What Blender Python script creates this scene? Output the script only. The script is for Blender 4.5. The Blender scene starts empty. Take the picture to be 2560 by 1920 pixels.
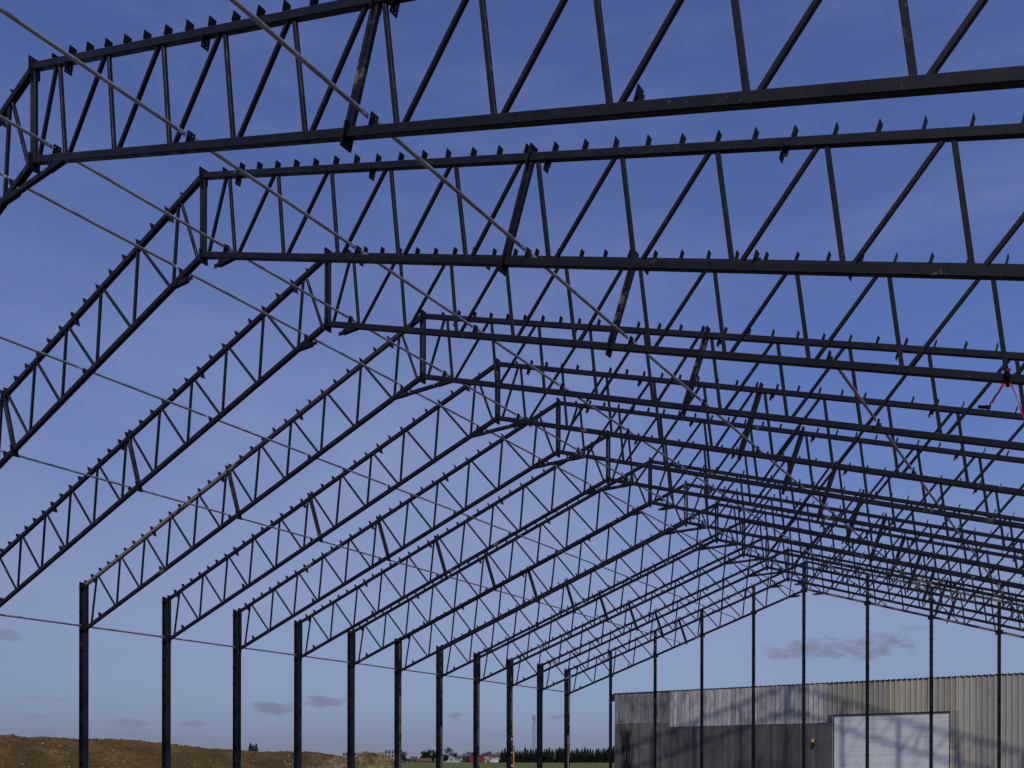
import bpy, math, random
from mathutils import Vector, Matrix, noise
R = math.radians
rnd = random.Random(7)
scene = bpy.context.scene
col = scene.collection

# ------------------------------------------------------------------ camera
CAM = Vector((18.130, -5.4825, 1.6)); YAW = -0.60055; ROLL = 0.00175
F_PX = 2261.1; SHIFT = 960.3
cd = bpy.data.cameras.new('camera'); cam = bpy.data.objects.new('camera', cd); col.objects.link(cam)
cd.sensor_width = 36.0; cd.lens = F_PX / 2560 * 36; cd.shift_y = SHIFT / 2560
cd.clip_start = 0.1; cd.clip_end = 6000
fwd = Vector((math.sin(YAW), math.cos(YAW), 0)); rgt = Vector((math.cos(YAW), -math.sin(YAW), 0)); upv = Vector((0, 0, 1))
r2 = rgt * math.cos(ROLL) + upv * math.sin(ROLL); u2 = -rgt * math.sin(ROLL) + upv * math.cos(ROLL)
m3 = Matrix((r2, u2, -fwd)).transposed()
cam.matrix_world = Matrix.Translation(CAM) @ m3.to_4x4()
scene.camera = cam

def ray(u, v):                       # direction through a pixel of the 2560 x 1920 photograph
    return (fwd + r2 * ((u - 1280) / F_PX) - u2 * ((v - 960 - SHIFT) / F_PX))
def at(u, v, depth):
    return CAM + ray(u, v) * depth

# ------------------------------------------------------------------ light
SUN_EL, SUN_AZ = R(51.1), math.atan2(0.466, -0.885)
scene.view_settings.view_transform = 'Standard'; scene.view_settings.look = 'None'
scene.view_settings.exposure = 0.0; scene.view_settings.gamma = 1.0
sd = bpy.data.lights.new('sun', 'SUN'); sun = bpy.data.objects.new('sun', sd); col.objects.link(sun)
sd.energy = 1.9; sd.angle = R(2.2); sd.color = (1.0, 0.95, 0.87)
tosun = Vector((math.sin(SUN_AZ) * math.cos(SUN_EL), math.cos(SUN_AZ) * math.cos(SUN_EL), math.sin(SUN_EL)))
sun.rotation_euler = tosun.to_track_quat('Z', 'Y').to_euler(); sun.location = (60, -80, 90)

class NT:
    """tiny node-tree builder"""
    def __init__(s, tree): s.t = tree; s.n = tree.nodes; s.l = tree.links
    def new(s, kind, **kw):
        n = s.n.new(kind)
        for k, v in kw.items(): setattr(n, k, v)
        return n
    def put(s, sock, v):
        if isinstance(v, bpy.types.NodeSocket): s.l.new(v, sock)
        elif v is not None:
            if sock.type == 'RGBA' and isinstance(v, (tuple, list)) and len(v) == 3: v = (*v, 1)
            sock.default_value = v
    def math(s, op, a, b=None, c=None, clamp=False):
        n = s.new('ShaderNodeMath', operation=op, use_clamp=clamp)
        s.put(n.inputs[0], a); s.put(n.inputs[1], b); s.put(n.inputs[2], c)
        return n.outputs[0]
    def vmath(s, op, a, b=None, out=0):
        n = s.new('ShaderNodeVectorMath', operation=op); s.put(n.inputs[0], a); s.put(n.inputs[1], b)
        return n.outputs[out]
    def mix(s, f, a, b, mode='MIX'):
        n = s.new('ShaderNodeMix', data_type='RGBA', blend_type=mode)
        s.put(n.inputs[0], f); s.put(n.inputs[6], a); s.put(n.inputs[7], b)
        return n.outputs[2]
    def ramp(s, f, lo, hi, a=0.0, b=1.0, smooth=True):
        n = s.new('ShaderNodeMapRange', interpolation_type='SMOOTHSTEP' if smooth else 'LINEAR')
        s.put(n.inputs[0], f); n.inputs[1].default_value = lo; n.inputs[2].default_value = hi
        n.inputs[3].default_value = a; n.inputs[4].default_value = b
        return n.outputs[0]
    def noise(s, vec, scale, detail=4, rough=0.55, color=False):
        n = s.new('ShaderNodeTexNoise'); s.put(n.inputs['Vector'], vec)
        n.inputs['Scale'].default_value = scale; n.inputs['Detail'].default_value = detail; n.inputs['Roughness'].default_value = rough
        return n.outputs['Color' if color else 'Fac']
    def scale(s, vec, xyz): return s.vmath('MULTIPLY', vec, xyz)
    def pos(s): return s.new('ShaderNodeNewGeometry').outputs['Position']
    def objco(s): return s.new('ShaderNodeTexCoord').outputs['Object']
    def attr(s, name): return s.new('ShaderNodeAttribute', attribute_name=name).outputs['Fac']
    def xyz(s, v):
        n = s.new('ShaderNodeSeparateXYZ'); s.put(n.inputs[0], v); return n.outputs

# world: Nishita sky, thin high haze, a few small fair-weather clouds at fixed bearings
w = bpy.data.worlds.new('World'); scene.world = w; w.use_nodes = True
T = NT(w.node_tree); T.n.clear()
sky = T.new('ShaderNodeTexSky', sky_type='NISHITA'); sky.sun_disc = False
sky.sun_elevation = SUN_EL; sky.sun_rotation = SUN_AZ; sky.altitude = 100
sky.air_density = 1.0; sky.dust_density = 0.0; sky.ozone_density = 1.0
D = T.vmath('NORMALIZE', T.new('ShaderNodeTexCoord').outputs['Generated'])
cr = T.new('ShaderNodeValToRGB'); T.put(cr.inputs[0], T.xyz(D)[2])      # the camera's cool rendering of a slightly hazy sky, by height
stops = ((0.0, (.22, .25, .48)), (.03, (.295, .315, .60)), (.075, (.52, .525, .745)), (.18, (1.05, .845, 1.0)), (.38, (1.14, 1.0, 1.47)), (.60, (1.10, 1.02, 1.56)))
while len(cr.color_ramp.elements) < len(stops): cr.color_ramp.elements.new(.5)
for e, (p_, cc_) in zip(cr.color_ramp.elements, stops): e.position = p_; e.color = (cc_[0] / 2, cc_[1] / 2, cc_[2] / 2, 1)
c = T.mix(1.0, sky.outputs[0], T.vmath('SCALE', cr.outputs[0]), 'MULTIPLY')
c.node.inputs[7].links[0].from_node.inputs['Scale'].default_value = 2.0
side_ = T.vmath('DOT_PRODUCT', D, rgt, 1)                     # thin high haze lies over the left and middle of the view
veil = T.math('MULTIPLY', T.ramp(side_, .26, .0), T.math('MULTIPLY', T.ramp(T.xyz(D)[2], .14, .28), T.ramp(T.xyz(D)[2], .58, .28)))
veil = T.math('MULTIPLY', veil, T.ramp(side_, -.48, -.12, .5, 1.0))
vn = T.noise(T.scale(D, (2.2, 2.2, 6.0)), 2.1, 6, .6)
c = T.mix(T.math('MULTIPLY', veil, T.ramp(vn, .25, .75, .20, .52)), c, (4.3, 4.9, 7.0))
c = T.mix(T.math('MULTIPLY', T.ramp(side_, .08, .40), T.math('MULTIPLY', T.ramp(T.xyz(D)[2], .14, .28), T.ramp(T.xyz(D)[2], .50, .36))), c, T.mix(1.0, c, (.83, .93, 1.0), 'MULTIPLY'))
cir = T.noise(T.scale(D, (1.6, 2.4, 9.0)), 1.9, 7, 0.66)
cir = T.math('MULTIPLY', T.ramp(cir, 0.42, 0.78), 0.17)
c = T.mix(cir, c, (4.0, 4.5, 7.0))
c = T.mix(1.0, c, (.955, 1.01, 1.01), 'MULTIPLY')
wob = T.noise(T.scale(D, (1, 1, 1.9)), 40, 7, 0.66)
wob = T.math('MULTIPLY', T.math('SUBTRACT', wob, 0.5), 4.6)
def cloud(c, u, v, wu, wv, amt, tone):
    d0 = ray(u, v).normalized(); rr = d0.cross(Vector((0, 0, 1))).normalized(); uu = rr.cross(d0)
    a = T.math('DIVIDE', T.vmath('DOT_PRODUCT', D, rr, 1), wu / F_PX)
    b = T.math('DIVIDE', T.vmath('DOT_PRODUCT', D, uu, 1), wv / F_PX)
    q = T.math('ADD', T.math('MULTIPLY', a, a), T.math('MULTIPLY', b, b))
    f = T.math('ADD', T.math('SUBTRACT', 1.0, q), wob)
    f = T.math('MULTIPLY', T.ramp(f, -0.15, 0.95), amt)
    f = T.math('MULTIPLY', f, T.ramp(T.vmath('DOT_PRODUCT', D, d0, 1), 0.6, 0.7))
    return T.mix(f, c, tone)
GREY = (2.45, 2.75, 4.15)
for u, v, wu, wv, am in ((2090, 1622, 165, 26, .8), (1960, 1634, 60, 16, .6), (2180, 1610, 90, 22, .6), (680, 1768, 64, 17, .95), (815, 1753, 58, 16, .85),
                         (335, 1808, 80, 11, .6), (480, 1810, 38, 9, .6), (20, 1588, 34, 12, .7), (1140, 1788, 22, 8, .7), (1395, 1793, 24, 8, .65), (90, 1792, 26, 8, .5), (330, 1833, 60, 7, .4), (2290, 1572, 30, 8, .3),
                         (1250, 1838, 70, 12, .3), (100, 1745, 60, 8, .25)):
    c = cloud(c, u, v, wu, wv, am, GREY)
bg = T.new('ShaderNodeBackground'); T.put(bg.inputs[0], c); bg.inputs[1].default_value = 0.075
T.l.new(bg.outputs[0], T.new('ShaderNodeOutputWorld').inputs[0])

# ------------------------------------------------------------------ materials
def material(name, base, rough=0.6, spec=0.4, metal=0.0, bump=None, bump_d=0.01):
    m = bpy.data.materials.new(name); m.use_nodes = True
    t = NT(m.node_tree); b = t.n['Principled BSDF']
    b.inputs['Specular IOR Level'].default_value = spec; b.inputs['Metallic'].default_value = metal
    cc = base(t) if callable(base) else base
    rg = rough(t) if callable(rough) else rough
    t.put(b.inputs['Base Color'], cc); t.put(b.inputs['Roughness'], rg)
    if bump:
        bn = t.new('ShaderNodeBump'); bn.inputs['Distance'].default_value = bump_d; bn.inputs['Strength'].default_value = 0.6
        t.put(bn.inputs['Height'], bump(t)); t.l.new(bn.outputs[0], b.inputs['Normal'])
    return m

def steel_col(mud, low=None):
    def f(t):
        p = t.pos()
        tone = t.noise(p, 0.9, 3)
        cc = t.mix(tone, (.0055, .006, .0085), (.0145, .015, .0190))
        grime = t.ramp(t.noise(t.scale(p, (1.0, 1.0, 1.0)), 5.5, 6, .7), .56, .74)
        cc = t.mix(t.math('MULTIPLY', grime, .5), cc, (.034, .032, .031))
        area = t.ramp(t.noise(p, 1.5, 4, .6), .54, .62)
        speck = t.math('MULTIPLY', t.ramp(t.noise(p, 38, 3, .7), .60, .66), area)
        cc = t.mix(t.math('MULTIPLY', speck, .75), cc, (.16, .155, .14))
        mm = t.ramp(t.math('ADD', t.noise(p, .95, 3, .6), t.math('MULTIPLY', t.noise(p, 9.0, 5, .7), .45)), .97 - mud * .5, 1.06 - mud * .5)
        mc = t.mix(t.noise(p, 6, 4), (.15, .13, .10), (.29, .255, .20))
        if low is not None: mm = t.math('MULTIPLY', mm, t.ramp(t.xyz(p)[0], low, low + .4, 1, .12))
        return t.mix(t.math('MULTIPLY', mm, .8), cc, mc)
    return f
steel_r = lambda t: t.ramp(t.noise(t.pos(), 4, 3), .3, .7, .42, .68)
bump_s = lambda t: t.noise(t.pos(), 30, 3)
M = {}
M['steel'] = material('steel_dark', steel_col(.08), steel_r, .22, bump=bump_s, bump_d=.002)
M['steel_mud'] = material('steel_muddy', steel_col(.52), steel_r, .35, bump=bump_s, bump_d=.002)
M['steel_mid'] = material('steel_spattered', steel_col(.26), steel_r, .22, bump=bump_s, bump_d=.002)
M['steel_pale'] = material('steel_pale', lambda t: t.mix(.75, steel_col(.22)(t), t.mix(t.noise(t.scale(t.pos(), (2, 2, .7)), 1.2, 5, .65), (.018, .020, .028), (.050, .050, .056))), steel_r, .22, bump=bump_s, bump_d=.002)  # lighter, slightly mottled blue-grey steel tone for the column inner flanges
M['steel_caked'] = material('steel_caked', steel_col(.66), steel_r, .2, bump=bump_s, bump_d=.002)
M['steel_low'] = material('steel_mud_lower_half', steel_col(.80, -9.0), steel_r, .35, bump=bump_s, bump_d=.002)
def galv(t):
    p = t.pos(); n = t.noise(t.scale(p, (3, .8, 3)), 3.2, 5, .65)
    cc = t.mix(t.ramp(n, .35, .65), (.34, .345, .335), (.58, .575, .54))
    return t.mix(t.math('MULTIPLY', t.ramp(t.noise(p, 9, 4, .7), .55, .7), .6), cc, (.20, .19, .17))
M['galv'] = material('galvanised', galv, .36, .5, .55)
M['galv_end'] = material('galvanised_bare', (.5, .51, .52), .42, .5, .5)
M['bolt'] = material('bolt_zinc', (.35, .36, .38), .35, .5, .6)

def wood(dark, light, stain):
    def f(t):
        p = t.pos(); tone = t.attr('tone')
        g = t.noise(t.scale(p, (26, 26, 1.1)), 1.0, 6, .65)
        cc = t.mix(t.ramp(g, .3, .7), dark, light)
        cc = t.mix(1.0, cc, t.mix(tone, (.72, .71, .73), (1.2, 1.18, 1.16)), 'MULTIPLY')
        st = t.ramp(t.noise(t.scale(p, (1.3, 1.3, .5)), 1.0, 6, .7), .46, .66)
        cc = t.mix(t.math('MULTIPLY', t.ramp(t.noise(t.scale(p, (9, 9, .8)), 1.0, 4, .6), .54, .68), .40), cc, (.085, .078, .084))
        cc = t.mix(t.math('MULTIPLY', st, stain), cc, (.045, .038, .04))
        kn = t.ramp(t.noise(t.scale(p, (7, 7, 2.6)), 1.0, 3, .6), .67, .74)
        return t.mix(t.math('MULTIPLY', kn, .55), cc, (.05, .043, .043))
    return f
def streaky(t):
    cc = wood((.105, .092, .092), (.19, .172, .168), .65)(t)
    p = t.pos(); x = t.xyz(p)
    xx = t.math('ADD', x[0], t.math('MULTIPLY', t.math('SUBTRACT', t.noise(t.scale(p, (5, 5, .5)), 1.0, 4), .5), .9))
    mk = t.math('MULTIPLY', t.ramp(xx, -17.0, -16.75), t.ramp(xx, -15.95, -15.75, 1, 0))
    mk = t.math('MULTIPLY', mk, t.ramp(x[2], 4.4, 5.1, 1, 0))
    mk = t.math('MULTIPLY', mk, t.ramp(t.noise(t.scale(p, (16, 16, .6)), 1.0, 3), .36, .5))
    return t.mix(mk, cc, (.012, .011, .012))
wbump = lambda t: t.noise(t.scale(t.pos(), (30, 30, 2)), 1.0, 4)
M['wood_pale'] = material('boards_weathered_pale', wood((.40, .39, .395), (.54, .53, .535), .5), .8, .2, bump=wbump, bump_d=.004)
M['wood_mid'] = material('boards_weathered_mid', wood((.18, .17, .175), (.30, .285, .295), .6), .8, .2, bump=wbump, bump_d=.004)
M['wood_dark'] = material('boards_weathered_dark', wood((.090, .084, .086), (.150, .141, .145), .5), .8, .2, bump=wbump, bump_d=.004)
M['wood_streak'] = material('boards_streaked', streaky, .8, .2, bump=wbump, bump_d=.004)
def sheet(t):
    p = t.pos(); tone = t.attr('tone'); rib = t.attr('rib')
    cc = t.mix(rib, (.40, .385, .35), (.56, .52, .39))
    x = t.xyz(p)
    n = t.noise(t.scale(p, (2.2, 2.2, .12)), 1.0, 4, .6)
    cc = t.mix(t.math('MULTIPLY', t.ramp(n, .45, .7), .5), cc, (.30, .245, .135))
    cc = t.mix(1.0, cc, t.mix(tone, (.66, .66, .69), (1.2, 1.18, 1.1)), 'MULTIPLY')
    d = t.ramp(t.noise(t.scale(p, (9, 9, 1.0)), 1.0, 6, .7), .5, .72)
    return t.mix(t.math('MULTIPLY', d, .42), cc, (.15, .135, .115))
M['sheet'] = material('cladding_beige', sheet, .55, .4)
M['sheet_grey'] = material('cladding_greyed', lambda t: t.mix(.38, sheet(t), (.36, .352, .33)), .55, .4)
M['roof'] = material('roof_sheet_dark', (.022, .022, .024), .7, .3)
def doorc(t):
    p = t.pos(); n = t.noise(t.scale(p, (1.4, 1, 1.0)), 1.2, 5, .6)
    cc = t.mix(t.ramp(n, .35, .7), (.72, .73, .73), (.62, .63, .63))
    s_ = t.ramp(t.noise(t.scale(p, (14, 1, .5)), 1.0, 4, .6), .58, .75)
    cc = t.mix(t.math('MULTIPLY', s_, .25), cc, (.35, .34, .32))
    x = t.xyz(p)
    top = t.math('MULTIPLY', t.ramp(t.math('ADD', x[2], t.math('MULTIPLY', t.noise(t.scale(p, (2.5, 1, 1)), 1.5, 4), .25)), 5.40, 5.55), .6)
    return t.mix(top, cc, (.25, .24, .21))
M['door'] = material('door_white', doorc, .45, .4)
M['groove'] = material('door_groove', (.16, .165, .17), .7, .2)
M['rubber'] = material('black_rubber', (.012, .012, .013), .7, .3)
M['trim'] = material('aluminium_trim', (.36, .36, .35), .45, .5, .4)
M['yellow'] = material('yellow_paint', lambda t: t.mix(t.noise(t.pos(), 8, 3), (.62, .40, .04), (.75, .50, .10)), .5)
M['yellow_bar'] = material('yellow_bar_paint', (.60, .36, .02), .5)
M['red'] = material('red_paint', (.14, .010, .012), .5)
M['white'] = material('white_paint', (.75, .75, .74), .5)
M['strap'] = material('red_webbing', lambda t: t.mix(t.noise(t.pos(), 14, 3), (.22, .008, .010), (.36, .015, .015)), .75, .2)
M['black'] = material('black_plastic', (.005, .005, .005), .9, .08)
M['timber'] = material('pale_timber', lambda t: t.mix(t.noise(t.scale(t.pos(), (20, 20, 2)), 1, 3), (.30, .25, .17), (.42, .36, .26)), .8, .2)

def earth(t):
    p = t.pos()
    cc = t.mix(t.ramp(t.noise(p, .35, 5, .6), .35, .65), (.098, .058, .018), (.170, .101, .034))
    cc = t.mix(t.math('MULTIPLY', t.ramp(t.noise(p, 2.2, 5, .65), .45, .7), .7), cc, (.046, .029, .014))
    cc = t.mix(t.math('MULTIPLY', t.ramp(t.noise(p, 12, 4, .7), .52, .66), .6), cc, (.19, .125, .058))
    v = t.new('ShaderNodeTexVoronoi'); t.put(v.inputs['Vector'], p); v.inputs['Scale'].default_value = 3.4
    sp = t.math('MULTIPLY', t.ramp(v.outputs['Distance'], .10, .17, 1, 0), t.ramp(t.noise(p, 1.3, 3), .5, .6))
    return t.mix(sp, cc, (.42, .36, .27))
M['earth'] = material('bare_earth', earth, .95, .1, bump=lambda t: t.noise(t.pos(), 3.0, 7, .7), bump_d=.25)
def straw(t):
    p = t.pos()
    cc = t.mix(t.ramp(t.noise(p, 1.5, 5, .65), .38, .62), (.12, .077, .035), (.30, .225, .115))
    cc = t.mix(t.math('MULTIPLY', t.ramp(t.noise(p, 6, 4, .7), .5, .68), .7), cc, (.055, .036, .018))
    return t.mix(t.math('MULTIPLY', t.ramp(t.noise(p, 11, 3, .7), .62, .7), .7), cc, (.40, .33, .22))
M['rubble'] = material('soil_and_rubble', straw, .95, .1, bump=lambda t: t.noise(t.pos(), 5.0, 6, .75), bump_d=.25)
M['drygrass'] = material('dry_grass_blades', lambda t: t.mix(t.noise(t.pos(), 3, 3), (.20, .15, .06), (.36, .29, .15)), .9, .1)
M['gravel'] = material('compacted_gravel', lambda t: t.mix(t.ramp(t.noise(t.pos(), .6, 8, .7), .35, .65), (.065, .050, .034), (.13, .102, .070)), .95, .1,
                       bump=lambda t: t.noise(t.pos(), 14, 5, .7), bump_d=.04)
def fieldc(t):
    p = t.pos()
    cc = t.mix(t.ramp(t.noise(p, .012, 5, .6), .35, .65), (.112, .112, .022), (.145, .138, .033))
    cc = t.mix(t.math('MULTIPLY', t.ramp(t.noise(t.scale(p, (.05, .005, 1)), 1.6, 4), .45, .65), .5), cc, (.135, .13, .05))
    return t.mix(t.math('MULTIPLY', t.ramp(t.noise(p, .5, 6, .7), .5, .75), .4), cc, (.038, .048, .014))
M['field'] = material('young_crop', fieldc, .9, .15)
def leaf(a, b):
    return lambda t: t.mix(t.noise(t.pos(), 1.3, 4, .65), a, b)
M['conifer'] = material('conifer_needles', leaf((.008, .014, .008), (.030, .042, .020)), .8, .2)
M['evergreen'] = material('evergreen_leaves', leaf((.014, .021, .010), (.045, .055, .024)), .8, .2)
M['twig'] = material('bare_twigs', leaf((.075, .062, .064), (.14, .115, .112)), .9, .1)
M['twig_red'] = material('russet_twigs', leaf((.075, .045, .030), (.15, .088, .055)), .9, .1)
M['bark'] = material('bark', (.045, .036, .030), .9, .1)
M['render_w'] = material('white_render', (.46, .46, .44), .8, .2)
M['render_g'] = material('grey_render', (.20, .21, .25), .8, .2)
M['render_y'] = material('cream_render', (.50, .42, .24), .8, .2)
M['render_o'] = material('beige_render', (.36, .29, .21), .8, .2)
M['glass'] = material('dark_glass', (.02, .025, .035), .15, .5)
M['tile_red'] = material('red_tiles', lambda t: t.mix(t.noise(t.pos(), .6, 4), (.12, .055, .042), (.20, .088, .065)), .85, .2)
M['tile_dark'] = material('dark_tiles', (.055, .045, .045), .8, .2)
M['slate'] = material('blue_grey_roof', (.085, .10, .15), .6, .3)
M['redwall'] = material('red_cladding', (.22, .032, .038), .6, .3)
M['poly'] = material('pale_sheeting', (.46, .49, .55), .4, .4)
M['mast'] = material('mast_steel', (.13, .15, .21), .6, .3)
M['pale_stone'] = material('pale_stone', (.36, .31, .24), .9, .1)
M['stone'] = material('grey_masonry', (.25, .24, .22), .9, .1)

# ------------------------------------------------------------------ mesh helpers
class MB:
    def __init__(s): s.v = []; s.f = []; s.a = {}
    def add(s, vs, fs, **attrs):
        o = len(s.v); s.v += [tuple(p) for p in vs]; n = len(s.f)
        s.f += [tuple(i + o for i in f) for f in fs]
        for k, val in attrs.items():
            for j in range(n, len(s.f)): s.a.setdefault(k, {})[j] = val
    def box(s, lo, hi, **at_):
        x0, y0, z0 = lo; x1, y1, z1 = hi
        s.add([(x0, y0, z0), (x1, y0, z0), (x1, y1, z0), (x0, y1, z0), (x0, y0, z1), (x1, y0, z1), (x1, y1, z1), (x0, y1, z1)],
              [(0, 3, 2, 1), (4, 5, 6, 7), (0, 1, 5, 4), (1, 2, 6, 5), (2, 3, 7, 6), (3, 0, 4, 7)], **at_)
    def obox(s, c, ax, ay, az, **at_):      # oriented box: centre + three half-extent vectors
        P = [c + ax * i + ay * j + az * k for k in (-1, 1) for i, j in ((-1, -1), (1, -1), (1, 1), (-1, 1))]
        s.add(P, [(0, 3, 2, 1), (4, 5, 6, 7), (0, 1, 5, 4), (1, 2, 6, 5), (2, 3, 7, 6), (3, 0, 4, 7)], **at_)
    def rhs(s, a, b, wd, dp, ch=0.012, side=Vector((0, 1, 0))):   # hollow-section bar with rounded corners
        a = Vector(a); b = Vector(b); d = (b - a).normalized(); n = side.cross(d).normalized(); y = d.cross(n).normalized()
        hw, hd = wd / 2, dp / 2
        sec = [(hw - ch, -hd), (hw, -hd + ch), (hw, hd - ch), (hw - ch, hd), (-hw + ch, hd), (-hw, hd - ch), (-hw, -hd + ch), (-hw + ch, -hd)]
        P = [q + n * i + y * j for q in (a, b) for i, j in sec]
        s.add(P, [(i, (i + 1) % 8, (i + 1) % 8 + 8, i + 8) for i in range(8)] + [tuple(range(7, -1, -1)), tuple(range(8, 16))])
    def tube(s, pts, rad, n=6, cap=True):
        P = []; m = len(pts); pts = [Vector(p) for p in pts]
        for i, p in enumerate(pts):
            d = (pts[min(i + 1, m - 1)] - pts[max(i - 1, 0)]).normalized()
            a = d.orthogonal().normalized(); b = d.cross(a)
            r_ = rad[i] if isinstance(rad, (list, tuple)) else rad
            P += [p + a * (r_ * math.cos(2 * math.pi * k / n)) + b * (r_ * math.sin(2 * math.pi * k / n)) for k in range(n)]
        F = [(i * n + k, i * n + (k + 1) % n, (i + 1) * n + (k + 1) % n, (i + 1) * n + k) for i in range(m - 1) for k in range(n)]
        if cap: F += [tuple(range(n - 1, -1, -1)), tuple(range((m - 1) * n, m * n))]
        s.add(P, F)
    def holed_plate(s, c, eu, ev, en, w_, h_, th, holes, nu=5, nv=8):
        """flat plate in the plane eu/ev with square bolt holes (grid cells left open)"""
        g = lambda i, j, k: c + eu * (w_ * (i / nu - .5)) + ev * (h_ * (j / nv - .5)) + en * (th * (k - .5))
        V = [g(i, j, k) for k in (0, 1) for j in range(nv + 1) for i in range(nu + 1)]
        ix = lambda i, j, k: k * (nu + 1) * (nv + 1) + j * (nu + 1) + i
        open_ = lambda i, j: i < 0 or j < 0 or i >= nu or j >= nv or (i, j) in holes
        F = []
        for j in range(nv):
            for i in range(nu):
                if open_(i, j): continue
                F += [(ix(i, j, 0), ix(i, j + 1, 0), ix(i + 1, j + 1, 0), ix(i + 1, j, 0)), (ix(i, j, 1), ix(i + 1, j, 1), ix(i + 1, j + 1, 1), ix(i, j + 1, 1))]
                if open_(i - 1, j): F.append((ix(i, j, 0), ix(i, j, 1), ix(i, j + 1, 1), ix(i, j + 1, 0)))
                if open_(i + 1, j): F.append((ix(i + 1, j, 0), ix(i + 1, j + 1, 0), ix(i + 1, j + 1, 1), ix(i + 1, j, 1)))
                if open_(i, j - 1): F.append((ix(i, j, 0), ix(i + 1, j, 0), ix(i + 1, j, 1), ix(i, j, 1)))
                if open_(i, j + 1): F.append((ix(i, j + 1, 0), ix(i, j + 1, 1), ix(i + 1, j + 1, 1), ix(i + 1, j + 1, 0)))
        s.add(V, F)
    def build(s, name, mat, parent=None, smooth=False):
        me = bpy.data.meshes.new(name); me.from_pydata(s.v, [], s.f); me.update()
        for k, d in s.a.items():
            a = me.attributes.new(k, 'FLOAT', 'FACE')
            for j in range(len(s.f)): a.data[j].value = d.get(j, 0.5)
        if smooth:
            for p in me.polygons: p.use_smooth = True
        me.materials.append(M[mat] if isinstance(mat, str) else mat)
        o = bpy.data.objects.new(name, me); col.objects.link(o)
        if parent: o.parent = parent
        return o

def tag(o, label=None, cat=None, group=None, kind=None):
    if label: o['label'] = label
    if cat: o['category'] = cat
    if group: o['group'] = group
    if kind: o['kind'] = kind
    return o
def empty(name, loc=(0, 0, 0)):
    o = bpy.data.objects.new(name, None); o.location = loc; o.empty_display_size = .3; col.objects.link(o); return o
def copy_tree(o, parent=None):
    c_ = o.copy(); col.objects.link(c_)
    if parent: c_.parent = parent
    for ch in [k for k in KIDS.get(o.name, [])]: copy_tree_child(ch, c_)
    return c_
KIDS = {}
def copy_tree_child(o, parent):
    c_ = o.copy(); col.objects.link(c_); c_.parent = parent
    for ch in KIDS.get(o.name, []): copy_tree_child(ch, c_)
def register(root):
    for o in [root] + list(root.children_recursive):
        KIDS[o.name] = list(o.children)
def set_mat(o, m):
    o.material_slots[0].link = 'OBJECT'; o.material_slots[0].material = M[m]
ORD = ['zeroth', 'first', 'second', 'third', 'fourth', 'fifth', 'sixth', 'seventh', 'eighth', 'ninth', 'tenth', 'eleventh', 'twelfth', 'thirteenth', 'fourteenth', 'fifteenth',
       'sixteenth', 'seventeenth', 'eighteenth', 'nineteenth', 'twentieth', 'twenty-first', 'twenty-second', 'twenty-third', 'twenty-fourth', 'twenty-fifth', 'twenty-sixth',
       'twenty-seventh', 'twenty-eighth', 'twenty-ninth', 'thirtieth', 'thirty-first', 'thirty-second', 'thirty-third', 'thirty-fourth', 'thirty-fifth', 'thirty-sixth', 'thirty-seventh', 'thirty-eighth', 'thirty-ninth', 'fortieth']

# ------------------------------------------------------------------ ground and field
HX, HY = 0.0, 28.0
def ground_z(x, y):
    d = math.hypot(x - HX, y - HY)
    t = max(0.0, min(1.0, (d - 75) / 400.0))
    return 4.9 * (t * t * (1.6 - 0.6 * t))
def disc(name, radii, mat, n=96):
    b = MB(); V = []; F = []
    for i, r in enumerate(radii):
        for k in range(n):
            a = 2 * math.pi * k / n; x, y = HX + r * math.cos(a), HY + r * math.sin(a)
            V.append((x, y, ground_z(x, y)))
    for i in range(len(radii) - 1):
        for k in range(n): F.append((i * n + k, (i + 1) * n + k, (i + 1) * n + (k + 1) % n, i * n + (k + 1) % n))
    if radii[0] < 1: pass
    b.add(V, F); return tag(b.build(name, mat, smooth=True), kind='structure')
disc('ground', [0.2, 20, 40, 60, 75, 90, 105], 'gravel')
disc('field', [105, 120, 140, 160, 180, 200, 230, 260, 300, 340, 380, 420, 460, 500, 600, 800, 1200, 2000, 3500], 'field')

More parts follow.
